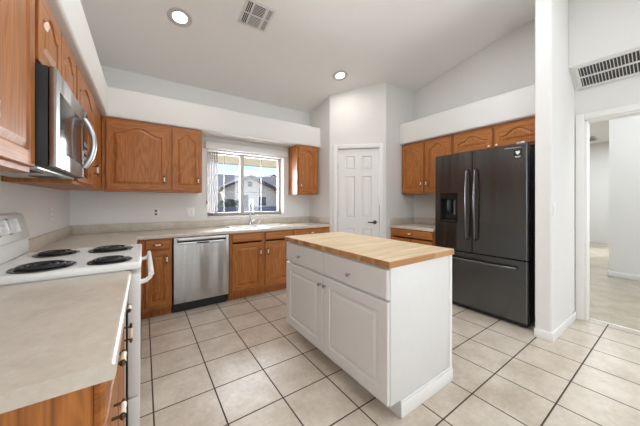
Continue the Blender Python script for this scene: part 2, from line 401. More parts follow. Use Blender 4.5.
# soffits above the cabinets
def soffit(poly, nm, bv):
    b = bm_new(); t = bmesh.new(); prism(t, poly, 'z', 2.2, 2.53)
    es = [e for e in t.edges if any(abs((e.verts[0].co - Vector((*poly[i], e.verts[0].co.z))).length) < 1e-5 and abs((e.verts[1].co - Vector((*poly[(i + 1) % len(poly)], e.verts[1].co.z))).length) < 1e-5 or
          abs((e.verts[1].co - Vector((*poly[i], e.verts[1].co.z))).length) < 1e-5 and abs((e.verts[0].co - Vector((*poly[(i + 1) % len(poly)], e.verts[0].co.z))).length) < 1e-5 for i in bv)]
    bmesh.ops.bevel(t, geom=es, offset=0.022, segments=4, profile=0.5, affect='EDGES')
    for f in t.faces: f.smooth = True
    merge(b, t); struct(nm, b, 'wall')
SX, SY = -0.318, 3.565
soffit([(XL, -1.5), (SX, -1.5), (SX, SY), (PX, SY), (PX, YB), (XL, YB)], 'wall_soffit_left', [1, 2])
soffit([(3.415, .84), (XF, .84), (XF, QY), (3.415, QY)], 'wall_soffit_right', [3])
# hall beyond the doorway
b = bm_new(); box(b, 6.58, 6.72, -3.0, 0.79, 0, 3.1); struct('wall_hall', b, 'wall')
b = bm_new(); box(b, 11.6, 11.75, -3.0, 4.2, 0, 3.1); struct('wall_hall_far', b, 'wall')
b = bm_new(); box(b, 4.0, 5.5, 2.75, 2.9, 0, 3.1); box(b, 8.2, 11.6, 2.75, 2.9, 0, 3.1); box(b, 5.5, 8.2, 2.75, 2.9, 2.1, 3.1); struct('wall_hall_north', b, 'wall')
b = bm_new(); box(b, 4.0, 11.75, -3.15, -3.0, 0, 3.1); struct('wall_hall_south', b, 'wall')
b = bm_new(); box(b, 3.999, 11.75, -3.15, 2.9, 3.1, 3.2); struct('ceiling_hall', b, 'ceil')
# trims
b = bm_new()
box(b, 6.566, 6.578, -2.98, 0.802, 0, .09, bev=.004); box(b, 6.566, 6.72, .792, .804, 0, .09, bev=.004); struct('baseboard_hall', b, 'trim')
b = bm_new(); prism(b, [(3.045, .702), (3.884, .702), (3.884, .714), (3.057, .714), (3.057, .841), (3.045, .841)], 'z', 0, .085, bev=.004, seg=2); struct('baseboard_wing', b, 'trim')
b = bm_new()
CW = 0.066
for (y0, y1, z0, z1) in ((OY1, OY1 + CW, 0, OZ + CW), (OY0 - CW, OY0, 0, OZ + CW), (OY0 + .0005, OY1 - .0005, OZ, OZ + CW)):
    box(b, XE - .016, XE - .0005, y0, y1, z0, z1, bev=.004)
box(b, XE - .004, 4.012, OY1 - .018, OY1 - .0005, 0, OZ - .0005, bev=.002); box(b, XE - .004, 4.012, OY0 + .0005, OY0 + .018, 0, OZ - .0005, bev=.002); box(b, XE - .004, 4.012, OY0, OY1, OZ - .018, OZ - .0005, bev=.002)
struct('trim_1', b, 'trim')
b = bm_new()                                # curved white threshold between the two tile floors
box(b, 3.985, 4.02, OY0 + .02, OY1 - .02, 0.0005, .008, bev=.003); struct('trim_2', b, 'trim')
b = bm_new()
c0, c1, cz = 0.060, 0.838, 2.185
for (s0, s1, z0, z1) in ((c0, S0 + .008, 0, cz), (S1 - .008, c1, 0, cz), (S0 + .009, S1 - .009, DH - .006, cz)):
    box(b, s0, s1, -.017, -.0005, z0, z1, bev=.004)
o = struct('trim_3', b, 'trim', (PX, PY, 0), -PI / 4)

# pantry door (six panels)
def panel_slab(bm, x0, x1, z0, z1, yf, th, cells, rec=.009):
    box(bm, x0, x1, yf + rec, yf + th, z0, z1)
    xs = sorted({x0, x1} | {c[0] for c in cells} | {c[1] for c in cells}); zs = sorted({z0, z1} | {c[2] for c in cells} | {c[3] for c in cells})
    for i in range(len(xs) - 1):
        for j in range(len(zs) - 1):
            cx, cz_ = (xs[i] + xs[i + 1]) / 2, (zs[j] + zs[j + 1]) / 2
            if not any(c[0] < cx < c[1] and c[2] < cz_ < c[3] for c in cells):
                box(bm, xs[i], xs[i + 1], yf, yf + rec + .001, zs[j], zs[j + 1])
    for c in cells:
        loops = []
        for ins, dy in ((0.0, 0.0), (.008, rec), (.012, rec), (.045, .002)):
            loops.append([bm.verts.new(p) for p in ((c[0] + ins, yf + dy, c[2] + ins), (c[1] - ins, yf + dy, c[2] + ins), (c[1] - ins, yf + dy, c[3] - ins), (c[0] + ins, yf + dy, c[3] - ins))])
        for A, B in zip(loops, loops[1:]):
            for k in range(4): bm.faces.new([A[k], A[(k + 1) % 4], B[(k + 1) % 4], B[k]])
        bm.faces.new(loops[-1])
b = bm_new()
dx0, dx1 = S0 + .012, S1 - .012; dm = (dx0 + dx1) / 2
cl = []
for (z0, z1) in ((.25, .85), (1.02, 1.68), (1.78, 2.0)):
    cl += [(dx0 + .115, dm - .055, z0, z1), (dm + .055, dx1 - .115, z0, z1)]
panel_slab(b, dx0, dx1, .012, DH - .01, 0.012, .036, cl)
door1 = struct('door_1', b, 'trim', (PX, PY, 0), -PI / 4)
b = bm_new(); hx = dx1 - .065
lathe(b, [(0, -.006), (.028, -.005), (.03, 0), (.03, .006)], (hx, .006, .955), 'y', 18)
tube(b, [(hx, .008, .955), (hx, -.04, .955), (hx - .02, -.048, .955), (hx - .11, -.044, .957)], [.011, .011, .011, .009], 10)
obj('door_handle', b, 'bronze', door1)
for hz in (.35, 1.08, 1.85):
    b = bm_new(); tube(b, [(dx0 - .006, .004, hz - .045), (dx0 - .006, .004, hz + .045)], .006, 8); obj('hinge', b, 'nickel', door1)

# window
b = bm_new()
yg = YB + .16
box(b, WX0 + .001, WX0 + .03, yg - .03, yg + .03, WZ0, WZ1, bev=.003); box(b, WX1 - .03, WX1 - .001, yg - .03, yg + .03, WZ0, WZ1, bev=.003)
box(b, WX0 + .03, WX1 - .03, yg - .03, yg + .03, WZ0 + .001, WZ0 + .045, bev=.003); box(b, WX0 + .03, WX1 - .03, yg - .03, yg + .03, WZ1 - .02, WZ1 - .001, bev=.003)
xm = 1.285
box(b, xm - .028, xm + .028, yg - .035, yg + .03, WZ0 + .045, WZ1 - .02, bev=.003)
win = struct('window_1', b, 'sash')
for (a, c) in ((WX0 + .03, xm - .028), (xm + .028, WX1 - .03)):
    b = bm_new(); box(b, a, c, yg - .003, yg + .003, WZ0 + .045, WZ1 - .02); obj('window_pane', b, 'glass', win)
    b = bm_new()
    mx_ = (a + c) / 2
    box(b, mx_ - .003, mx_ + .003, yg - .008, yg + .008, WZ0 + .045, WZ1 - .02)
    for k in (1, 2):
        zz = WZ0 + .045 + (WZ1 - WZ0 - .09) * k / 3 + .03
        box(b, a, c, yg - .008, yg + .008, zz - .003, zz + .003)
    obj('muntin', b, 'muntin', win)
b = bm_new(); box(b, WX0 + .001, WX1 - .001, YB - .012, yg - .031, WZ0 - .02, WZ0 + .0, bev=.004); obj('window_sill', b, 'trim', win)

# ------------------------------------------------------------------ cabinets
def pull_bm(vertical=True, length=.10):
    """bow pull: dark brass posts and finials with a porcelain barrel; centred on (0,0,0), stands out to -Y"""
    b = bm_new(); h = length / 2
    def P(t, d): return (0, -d, t) if vertical else (t, -d, 0)
    for s in (-1, 1):
        tube(b, [P(s * h * .62, 0), P(s * h * .62, .026)], .0045, 8)
        tube(b, [P(s * h * .48, .026), P(s * h * .6, .026), P(s * h * .68, .026), P(s * h * .78, .026), P(s * h * .9, .026), P(s * h, .026)], [.0045, .0085, .005, .0075, .0045, .002], 8)
    tube(b, [P(-h * .5, .026), P(-h * .42, .026), P(0, .026), P(h * .42, .026), P(h * .5, .026)], [.007, .009, .0075, .009, .007], 10, mi=1)
    return b
def arch_loop(x0, x1, z0, z1, A, n=18):
    pts = [(x0, z0), (x1, z0), (x1, z1 - A)]
    for k in range(1, n):
        t = 1 - 2 * k / n
        s = (0.5 * (1 + math.cos(PI * t / .80))) ** .75 if abs(t) < .80 else 0.0
        pts.append(((x0 + x1) / 2 + t * (x1 - x0) / 2, z1 - A + A * s))
    pts.append((x0, z1 - A)); return pts
def door_bm(w, h, arch=0.0, rail=.055, th=.02, yb=0.0):
    """raised-panel door standing on (0,0,0), back face at y=yb, front at yb-th"""
    n = 18; rail = min(rail, w * .24, h * .3)
    yf = yb - th
    inn = arch_loop(rail, w - rail, rail, h - rail * .9, arch, n)
    out = []
    for i, (x, z) in enumerate(inn):
        if i == 0: out.append((0, 0))
        elif i == 1: out.append((w, 0))
        elif i == 2: out.append((w, h))
        elif i == len(inn) - 1: out.append((0, h))
        else: out.append(((x - rail) / (w - 2 * rail) * w, h))
    e = .003
    out2 = [(min(max(x, e), w - e), min(max(z, e), h - e)) for x, z in out]
    def inset(d): return arch_loop(rail + d, w - rail - d, rail + d, h - rail * .9 - d, arch * (1 if d < .02 else .9), n)
    loops = [(out, yb), (out, yf + e), (out2, yf), (inset(0), yf), (inset(.004), yf + .009), (inset(.011), yf + .010), (inset(.036), yf + .0005)]
    b = bm_new(); L_ = []
    for pts, y in loops: L_.append([b.verts.new((x, y, z)) for x, z in pts])
    N_ = len(L_[0])
    for li, (A, B) in enumerate(zip(L_, L_[1:])):
        for k in range(N_):
            f = b.faces.new([A[k], A[(k + 1) % N_], B[(k + 1) % N_], B[k]])
            if li == 2 and not (k == 1 or k == N_ - 1): f.material_index = 1
    b.faces.new(L_[-1]); b.faces.new(L_[0][::-1])
    bmesh.ops.remove_doubles(b, verts=list(b.verts), dist=1e-6)
    bmesh.ops.recalc_face_normals(b, faces=list(b.faces))
    return b
def drawer_bm(w, h, th=.02, edge=.008):
    b = bm_new(); box(b, 0, w, -th * .6, 0, 0, h)
    e = edge
    A = [b.verts.new(p) for p in ((0, -th * .6, 0), (w, -th * .6, 0), (w, -th * .6, h), (0, -th * .6, h))]
    B = [b.verts.new(p) for p in ((e, -th, e), (w - e, -th, e), (w - e, -th, h - e), (e, -th, h - e))]
    for k in range(4): b.faces.new([A[k], A[(k + 1) % 4], B[(k + 1) % 4], B[k]])
    b.faces.new(B)
    return b

OAK = ['oak', 'oak_h']
def cabinet(name, label, cat, loc, rotz, W, D, z0, z1, doors=(), drawers=(), toe=False, group=None, arch=.075, cut_toe=.1, open_top=False):
    """local frame: x along the front from its left end, -Y is the front, face frame at y=0"""
    t = thing(name, label, cat, loc, rotz, group)
    b = bm_new()
    zb = z0 + (cut_toe if toe else 0)
    if open_top:                            # sides, back and bottom only: the basin hangs inside
        box(b, .002, .02, .019, D, zb, z1 - .001); box(b, W - .02, W - .002, .019, D, zb, z1 - .001)
        box(b, .02, W - .02, D - .012, D, zb, z1 - .001); box(b, .02, W - .02, .019, D - .012, zb, zb + .018)
    else: box(b, .002, W - .002, .019, D, zb, z1 - .001)
    if toe: box(b, .004, W - .004, .075, D, z0 + .001, zb)
    obj('carcass', b, 'oak', t)
    b = bm_new()                            # face frame: outline and the members between the openings
    fw = .035
    box(b, 0.001, fw, 0, .019, zb, z1); box(b, W - fw, W - .001, 0, .019, zb, z1)
    box(b, fw, W - fw, 0, .019, zb, zb + fw, 1); box(b, fw, W - fw, 0, .019, z1 - fw, z1, 1)
    for d in list(doors) + list(drawers):
        if d[3] < z1 - .06: box(b, fw, W - fw, .0008, .0175, d[3] - .012, d[3] + .02, 1)
    iv = sorted((d[0], d[1]) for d in list(doors) + list(drawers)); cur = 0.0; gaps = []
    for a_, c_ in iv:
        if a_ > cur + .001: gaps.append((cur, a_))
        cur = max(cur, c_)
    gaps.append((cur, W))
    for a_, c_ in gaps:
        g0, g1 = max(a_ - .012, fw), min(c_ + .012, W - fw)
        if g1 > g0 + .001: box(b, g0, g1, .0005, .018, zb + fw, z1 - fw)
    obj('face_frame', b, OAK, t)
    for (x0, x1, a, c, side, pz) in doors:
        d = obj('door', door_bm(x1 - x0, c - a, arch if arch else 0), OAK, t, (x0, -.001, a))
        if side:
            px = .032 if side == 'l' else (x1 - x0) - .032
            obj('pull', pull_bm(True), ['brass', 'porcelain'], d, (px, -.02, pz - a))
    for (x0, x1, a, c, pull) in drawers:
        d = obj('drawer' if pull else 'false_drawer_front', drawer_bm(x1 - x0, c - a), 'oak_h', t, (x0, -.001, a))
        if pull: obj('pull', pull_bm(False), ['brass', 'porcelain'], d, ((x1 - x0) / 2, -.02, (c - a) / 2))
    return t

UZ0, UZ1 = 1.395, 2.198
DZ0, DZ1 = 1.415, 2.165
FX = -.372                                  # face of the upper cabinets on the left wall (doors stand 2 cm proud)
UD = -FX + XL; UDL = FX - XL
RL = PI / 2                                 # left wall run: local x -> +Y, front -> +X
cabinet('wall_cabinet', 'tall oak wall cabinet nearest the camera, left of the microwave', 'cabinet', (FX, .53, 0), RL, .958, UDL - .002, UZ0, UZ1,
        doors=[(.02, .465, DZ0, DZ1, 'r', 1.53), (.49, .935, DZ0, DZ1, 'l', 1.53)], group='oak wall cabinets')
cabinet('wall_cabinet', 'short oak wall cabinet with two small doors above the microwave', 'cabinet', (FX, 1.492, 0), RL, .735, UDL - .002, 1.845, UZ1,
        doors=[(.02, .36, 1.86, DZ1, '', 0), (.376, .716, 1.86, DZ1, '', 0)], group='oak wall cabinets', arch=.055)
cabinet('wall_cabinet', 'oak wall cabinet between the microwave and the back corner', 'cabinet', (FX, 2.231, 0), RL, 3.575 - 2.231, UDL - .002, UZ0, UZ1,
        doors=[(.03, .70, DZ0, DZ1, 'r', 1.55)], group='oak wall cabinets')
FY = 3.595
cabinet('wall_cabinet', 'wide oak wall cabinet with two arched doors left of the window', 'cabinet', (FX + .003, FY, 0), 0, .625 - FX - .003, YB - FY - .002, UZ0, UZ1,
        doors=[(.035, .605, DZ0, DZ1, 'r', 1.54), (.655, .975, DZ0, DZ1, 'r', 1.54)], group='oak wall cabinets')
cabinet('wall_cabinet', 'single-door oak wall cabinet right of the window', 'cabinet', (2.035, FY, 0), 0, .40, YB - FY - .002, UZ0, UZ1,
        doors=[(.022, .378, DZ0, DZ1, 'l', 1.54)], group='oak wall cabinets')
RR = -PI / 2                                # right wall run: local x -> -Y, front -> -X
FRX = 3.47
cabinet('wall_cabinet', 'tall two-door oak wall cabinet beside the pantry, left of the refrigerator', 'cabinet', (FRX, QY - .004, 0), RR, .835, XF - FRX - .002, UZ0, UZ1,
        doors=[(.02, .405, DZ0, DZ1, 'r', 1.55), (.43, .815, DZ0, DZ1, 'l', 1.55)], group='oak wall cabinets')
cabinet('wall_cabinet', 'low two-door oak wall cabinet above the dark refrigerator', 'cabinet', (FRX, 1.834, 0), RR, .99, XF - FRX - .002, 1.90, UZ1,
        doors=[(.02, .485, 1.925, DZ1, '', 0), (.505, .97, 1.925, DZ1, '', 0)], group='oak wall cabinets', arch=.07)
ot = [o for o in bpy.data.objects if o.get('label') == 'low two-door oak wall cabinet above the dark refrigerator'][0]
for ch in [c for c in ot.children if c.name.startswith('door')]:
    b = bm_new(); lathe(b, [(.006, 0), (.006, -.012), (.014, -.02), (.012, -.028), (0, -.03)], (0, 0, 0), 'y', 12)
    w = .465; obj('knob', b, 'porcelain', ch, (w - .03 if ch.location.x < .3 else .03, -.02, .022))

# base cabinets
CT, CB = .914, .876
BY = 3.305
DR0, DR1 = .755, .862
BD = YB - BY - .004
cabinet('base_cabinet', 'narrow oak base cabinet between the range and the dishwasher', 'cabinet', (-.075, BY, 0), 0, .338, BD, 0, CB - .001,
        doors=[(.09, .318, .135, .735, 'r', .645)], drawers=[(.09, .318, DR0, DR1, True)], toe=True, group='oak base cabinets', arch=0)
cabinet('base_cabinet', 'oak sink base cabinet under the window, right of the dishwasher', 'cabinet', (.893, BY, 0), 0, .875, BD, 0, CB - .001,
        doors=[(.03, .43, .135, .735, 'r', .605), (.472, .85, .135, .735, 'l', .605)], drawers=[(.03, .43, DR0, DR1, False), (.472, .85, DR0, DR1, False)], toe=True, group='oak base cabinets', arch=0, open_top=True)
cabinet('base_cabinet', 'oak base cabinet in the far corner, right of the sink, partly hidden by the island', 'cabinet', (1.770, BY, 0), 0, .694, BD, 0, CB - .001,
        doors=[(.035, .34, .135, .735, 'r', .605), (.36, .66, .135, .735, 'l', .605)], drawers=[(.035, .66, DR0, DR1, True)], toe=True, group='oak base cabinets', arch=0)
cabinet('base_cabinet', 'oak base cabinet beside the refrigerator, near the pantry door', 'cabinet', (3.195, QY - .006, 0), RR, .745, XF - 3.195 - .004, 0, CB - .001,
        doors=[(.03, .36, .135, .735, 'r', .605), (.385, .715, .135, .735, 'l', .605)], drawers=[(.03, .715, DR0, DR1, True)], toe=True, group='oak base cabinets', arch=0)
LX = -.098                                  # face of the left run
cabinet('base_cabinet', 'oak base cabinet under the nearest counter, left of the range', 'cabinet', (LX, .775, 0), RL, .852, LX - XL - .004, 0, CB - .001,
        doors=[(.44, .83, .135, .735, 'r', .63)], drawers=[(.03, .41, DR0 - .02, DR1, True), (.03, .41, .56, .72, True), (.03, .41, .35, .545, True), (.03, .41, .135, .335, True), (.44, .83, DR0, DR1, True)], toe=True, group='oak base cabinets', arch=0)
b_ = [o for o in bpy.data.objects if o.get('label', '').startswith('oak base cabinet under the nearest')][0]
b = bm_new(); box(b, -.012, -.001, .022, LX - XL - .006, .0, CB - .002); box(b, -.02, -.001, 0.0, .055, .0, CB - .002); obj('end_panel', b, 'oak', b_)
cabinet('base_cabinet', 'oak base cabinet in the left corner behind the white range', 'cabinet', (LX, 2.440, 0), RL, 3.30 - 2.442, LX - XL - .004, 0, CB - .001,
        doors=[(.03, .42, .135, .735, 'r', .63)], drawers=[(.03, .42, DR0, DR1, True)], toe=True, group='oak base cabinets', arch=0)

# counters
def counter_profile(x_edge, x_wall, zt=CT, zb=CB, r=.017):
    pts = [(x_wall, zb), (x_edge - .004 if x_edge > x_wall else x_edge + .004, zb)]
    sgn = 1 if x_edge > x_wall else -1
    h = zt - zb
    for k in range(7):
        a = -PI / 2 + PI * k / 6 if False else PI * k / 12
        pts.append((x_edge - sgn * r + sgn * r * math.cos(a), zt - r + r * math.sin(a)))
    pts.append((x_wall, zt)); return pts
ct = thing('countertop', 'long beige laminate counter end nearest the camera, left of the range', 'countertop', (-.36, 1.19, CB), 0, 'laminate countertops')
def sub(bm, ox, oy, oz): bmesh.ops.translate(bm, vec=(-ox, -oy, -oz), verts=list(bm.verts)); return bm
b = bm_new(); prism(b, counter_profile(-.05, XL + .002), 'y', .745, 1.684)
for f in b.faces: f.smooth = True
obj('worktop', sub(b, -.36, 1.19, CB), 'lam', ct)
b = bm_new(); box(b, XL + .002, XL + .022, .745, 1.684, CT, CT + .101, bev=.004); obj('backsplash', sub(b, -.36, 1.19, CB), 'lam', ct)
SKX0, SKX1, SKY0, SKY1 = .97, 1.80, 3.385, 3.80
ct = thing('countertop', 'L-shaped beige laminate counter under the window holding the sink', 'countertop', (.9, 3.6, CB), 0, 'laminate countertops')
b = bm_new()
YE = 3.275; XEg = -.05
box(b, XL + .002, XEg - .03, 2.436, YB - .002, CB, CT)
prism(b, counter_profile(XEg, XEg - .03), 'y', 2.436, YE)
box(b, XEg - .03, SKX0, YE + .03, YB - .002, CB, CT); box(b, SKX1, PX - .002, YE + .03, YB - .002, CB, CT)
box(b, SKX0, SKX1, YE + .03, SKY0, CB, CT); box(b, SKX0, SKX1, SKY1, YB - .002, CB, CT)
prism(b, [(p[0], p[1]) for p in counter_profile(YE, YE + .03)], 'x', XEg - .03, PX - .002)
for f in b.faces: f.smooth = True
obj('worktop', sub(b, .9, 3.6, CB), 'lam', ct)
b = bm_new(); box(b, XL + .002, XL + .022, 2.436, YB - .002, CT, CT + .101, bev=.004); box(b, XL + .022, PX - .002, YB - .022, YB - .002, CT, CT + .101, bev=.004); box(b, PX - .022, PX - .002, YE + .02, YB - .022, CT, CT + .101, bev=.004)
obj('backsplash', sub(b, .9, 3.6, CB), 'lam', ct)
ct = thing('countertop', 'short pale laminate counter between the pantry wall and the refrigerator', 'countertop', (3.5, 2.3, CB), 0, 'laminate countertops')
b = bm_new(); prism(b, counter_profile(3.165, XF - .002), 'y', 1.93, QY - .002)
for f in b.faces: f.smooth = True
obj('worktop', sub(b, 3.5, 2.3, CB), 'lam', ct)
b = bm_new(); box(b, XF - .022, XF - .002, 1.93, QY - .002, CT, CT + .101, bev=.004); box(b, 3.19, XF - .022, QY - .022, QY - .002, CT, CT + .101, bev=.004)
obj('backsplash', sub(b, 3.5, 2.3, CB), 'lam', ct)

# ------------------------------------------------------------------ island
ISX0, ISX1, ISY0, ISY1 = 1.162, 1.815, .972, 2.235
ID = ISX1 - ISX0; IW = ISY1 - ISY0
isl = thing('kitchen_island', 'white kitchen island with butcher block top in the middle of the floor', 'kitchen island', (ISX0, ISY1, 0), RR)
b = bm_new()
box(b, 0.0, IW, 0, ID, .105, .899, bev=.002); box(b, .01, IW - .001, .085, ID - .001, .001, .105)
obj('carcass', b, 'cab_white', isl)
b = bm_new(); box(b, IW, IW + .010, .085, ID + .008, .001, .085, bev=.003); box(b, IW, IW + .006, .085, ID + .006, .085, .105, bev=.003)
box(b, .0, IW, ID, ID + .010, .001, .085, bev=.003)
obj('base_trim', b, 'trim', isl)
b = bm_new(); box(b, IW, IW + .004, ID - .03, ID + .004, .1, .898); obj('corner_trim', b, 'trim', isl)
mid = ISY1 - 1.612
for k, (x0, x1) in enumerate(((.006, mid - .003), (mid + .003, IW - .006))):
    d = obj('drawer', drawer_bm(x1 - x0, .888 - .715, edge=.006), 'cab_white', isl, (x0, -.001, .715))
    b = bm_new(); lathe(b, [(.007, 0), (.005, -.012), (.013, -.018), (.014, -.024), (.009, -.029), (0, -.03)], (0, 0, 0), 'y', 14); obj('knob', b, 'nickel', d, (.27 - x0 if k == 0 else .93 - x0, -.0205, .075))
    d = obj('door', door_bm(x1 - x0, .700 - .112, 0, rail=.075), ['cab_white', 'cab_white'], isl, (x0, -.001, .112))
    b = bm_new(); lathe(b, [(.007, 0), (.005, -.012), (.013, -.018), (.014, -.024), (.009, -.029), (0, -.03)], (0, 0, 0), 'y', 14); obj('knob', b, 'nickel', d, ((x1 - x0) - .03 if k == 0 else .03, -.0205, .523))
b = bm_new(); box(b, -.02, IW + .012, -.025, ID + .02, .9, .94, 0, bev=.004)
b.normal_update()
for f in b.faces:
    if abs(f.normal.z) < .7: f.material_index = 1
wt = obj('worktop', b, ['butcher', 'butcher_edge'], isl)
for f in wt.data.polygons: f.use_smooth = False

# ------------------------------------------------------------------ range
RY0, RY1 = 1.690, 2.430
rg = thing('range', 'white electric coil range between the near counter and the corner counter', 'range', (-.36, (RY0 + RY1) / 2, 0))
def rsub(b): return sub(b, -.36, (RY0 + RY1) / 2, 0)
b = bm_new(); box(b, XL + .004, -.078, RY0, RY1, .02, .912, bev=.003); obj('body', rsub(b), 'enamel', rg)
b = bm_new(); box(b, XL + .004, -.010, RY0, RY1, .913, .953, bev=.012, seg=3)
box(b, XL + .07, -.03, RY0 + .02, RY1 - .02, .953, .9545); obj('cooktop', rsub(b), 'enamel', rg)
b = bm_new(); box(b, -.077, -.070, RY0 + .006, RY1 - .006, .06, .911); obj('door_gasket', rsub(b), 'black', rg)
b = bm_new(); box(b, -.069, -.014, RY0 + .003, RY1 - .003, .235, .890, bev=.006); od = obj('oven_door', rsub(b), 'enamel', rg)
b = bm_new(); box(b, -.0138, -.011, RY0 + .14, RY1 - .14, .36, .66, bev=.001); obj('oven_window', rsub(b), 'black_gloss', od)
b = bm_new(); hz = .868
for y in (RY0 + .03, RY1 - .03):
    tube(b, [(-.015, y, hz - .03), (.012, y, hz - .026), (.030, y, hz - .01), (.036, y, hz + .012)], [.014, .013, .012, .012], 10)
tube(b, [(.036, RY0 + .015, hz + .012), (.036, RY1 - .015, hz + .012)], .014, 12); obj('oven_handle', rsub(b), 'enamel', od)
b = bm_new(); box(b, -.069, -.016, RY0 + .003, RY1 - .003, .06, .225, bev=.006); obj('storage_drawer', rsub(b), 'enamel', rg)
b = bm_new()
prism(b, [(XL + .004, .953), (XL + .062, .953), (XL + .05, 1.04), (XL + .066, 1.056), (XL + .036, 1.20), (XL + .004, 1.215)], 'y', RY0, RY1, bev=.006, seg=2)
bg = obj('backguard', rsub(b), 'enamel', rg)
for i, (y, r) in enumerate(((1.74, .036), (1.86, .036), (2.0, .042), (2.14, .042))):
    b = bm_new(); lathe(b, [(r * .85, 0.0), (r, .008), (r * .95, .02), (r * .35, .022), (r * .35, .034), (0, .035)], (0, 0, 0), 'x', 18)
    box(b, .02, .04, -r * .16, r * .16, -r * .9, r * .9, bev=.003)
    k = obj('knob', b, 'enamel', rg, (XL + .056 + .36, y - (RY0 + RY1) / 2, 1.14)); k.rotation_euler = (0, -math.radians(14), 0)
    b = bm_new(); lathe(b, [(r * 1.12, -.001), (r * 1.12, .002), (r * .8, .003)], (0, 0, 0), 'x', 18); obj('knob_ring', b, 'grey_mark', k)
for (bx, by, r) in ((-.178, 2.225, .10), (-.148, 1.80, .078), (-.44, 2.225, .085), (-.405, 1.815, .10)):
    b = bm_new(); pts = []
    turns = 4 if r > .1 else 3
    for k in range(turns * 24 + 1):
        a = 2 * PI * k / 24; rr = .018 + (r - .018) * k / (turns * 24); pts.append((rr * math.cos(a), rr * math.sin(a), .012))
    tube(b, pts, .006, 8)
    for a in (PI / 2, PI * 7 / 6, PI * 11 / 6): tube(b, [(0, 0, .004), (r * math.cos(a), r * math.sin(a), .004)], .003, 6)
    c = obj('burner_coil', b, 'iron', rg, (bx + .36, by - (RY0 + RY1) / 2, .9555))
    b = bm_new(); lathe(b, [(0, .0006), (r * .9, .0008), (r + .012, .004), (r + .018, .0045), (r + .019, .001)], (0, 0, 0), 'z', 28); obj('drip_pan', b, 'pan', c)

# ------------------------------------------------------------------ microwave
MY0, MY1, MZ0, MZ1, MX = 1.493, 2.222, 1.425, 1.838, -.298
mw = thing('microwave', 'stainless over-the-range microwave with a bowed handle hung under the oak cabinets', 'microwave', (MX, MY0, MZ0), RL)
W_, H_ = MY1 - MY0, MZ1 - MZ0
b = bm_new(); box(b, .001, W_ - .001, .024, MX - XL - .004, 0.002, H_ - .001, bev=.002); obj('body', b, 'black', mw)
b = bm_new(); box(b, .03, W_ - .03, .06, MX - XL - .05, -.008, .0015, bev=.002); un = obj('underside_panel', b, 'silver', mw)
for x in (.12, .48):
    b = bm_new(); box(b, x, x + .16, .1, .2, -.011, -.0085); obj('grease_filter', b, 'void', un)
b = bm_new(); box(b, 0.0, W_ * .78, .0, .022, .0, H_, bev=.004); dr = obj('door', b, 'steel_mw', mw)
b = bm_new(); box(b, .06, W_ * .78 - .06, -.0015, .001, .07, H_ - .085, bev=.0007); obj('door_window', b, 'mw_glass', dr)
b = bm_new(); pts = []
for k in range(13):
    t = -1 + k / 6; pts.append((W_ * .78 - .01, -.008 - .042 * (1 - t * t), H_ / 2 - .005 + t * .145))
tube(b, pts, [.013] + [.015] * 11 + [.013], 12); obj('handle', b, 'silver', dr)
b = bm_new(); box(b, W_ * .78 + .003, W_, .0, .022, .0, H_, bev=.004); cp = obj('control_panel', b, 'black_gloss', mw)
for i in range(3):
    for j in range(4):
        b = bm_new(); box(b, W_ * .78 + .035 + i * .036, W_ * .78 + .06 + i * .036, -.0012, .001, .06 + j * .045, .085 + j * .045); obj('button', b, 'grey_mark', cp)

# ------------------------------------------------------------------ dishwasher
dw = thing('dishwasher', 'stainless dishwasher under the counter, left of the sink cabinet', 'dishwasher', (.268, BY - .02, 0))
DW = .617
b = bm_new(); box(b, .004, DW - .004, .05, .58, .1, .872); obj('tub', b, 'black', dw)
b = bm_new(); box(b, 0.012, DW - .012, 0.085, .12, .002, .118); obj('toe_kick', b, 'black', dw)
b = bm_new()
prof = [(.048, .12), (.048, .868), (.0, .868), (0.0, .842), (0.0, .78), (-.002, .76)]
for k in range(1, 8): prof.append((-.002 - .008 * math.sin(PI * k / 8), .76 - .6 * k / 8))
prof += [(0.0, .15), (.006, .122)]
prism(b, prof, 'x', .012, DW - .008)
for f in b.faces: f.smooth = True
dd = obj('door', b, 'steel', dw)
b = bm_new(); box(b, .045, DW - .04, -.0025, .002, .812, .832); obj('handle_shadow_strip', b, 'black', dd)  # flat black strip paints the shadow line under the handle
b = bm_new(); box(b, .045, DW - .04, -.026, .001, .832, .862, bev=.006); obj('handle', b, 'silver', dd)
b = bm_new(); box(b, .06, DW - .06, -.0035, .01, .785, .808, bev=.001); cs = obj('control_strip', b, 'silver', dd)
b = bm_new(); box(b, DW * .40, DW * .62, -.0048, -.003, .789, .804); obj('display', b, 'black_gloss', cs)
for x in [.08 + k * .026 for k in range(5)] + [DW * .68 + k * .026 for k in range(4)]:
    b = bm_new(); box(b, x, x + .014, -.0042, -.003, .795, .798); obj('button', b, 'grey_mark', cs)

# ------------------------------------------------------------------ refrigerator
FW = .975
fr = thing('refrigerator', 'dark stainless French door refrigerator with ice dispenser beside the wing wall', 'refrigerator', (3.13, 1.885, 0), RR)
b = bm_new(); box(b, .004, FW - .004, .072, .645, .035, 1.845, bev=.004); obj('case', b, 'black', fr)
b = bm_new(); box(b, .02, FW - .02, .06, .072, .03, 1.84); obj('door_gasket', b, 'black', fr)
b = bm_new(); box(b, .02, FW - .02, .03, .09, .012, .05); obj('toe_grille', b, 'black', fr)
SM = .452
hx0, hx1, hz0, hz1 = .066, .285, 1.02, 1.388
b = bm_new()
box(b, 0, hx0, 0, .06, .69, 1.862); box(b, hx1, SM - .005, 0, .06, .69, 1.862); box(b, hx0, hx1, 0, .06, .69, hz0); box(b, hx0, hx1, 0, .06, hz1, 1.862)
ld = obj('left_door', b, 'steel_v', fr)
b = bm_new()
box(b, hx0 + .001, hx1 - .001, .05, .058, hz0 + .001, hz1 - .001); 
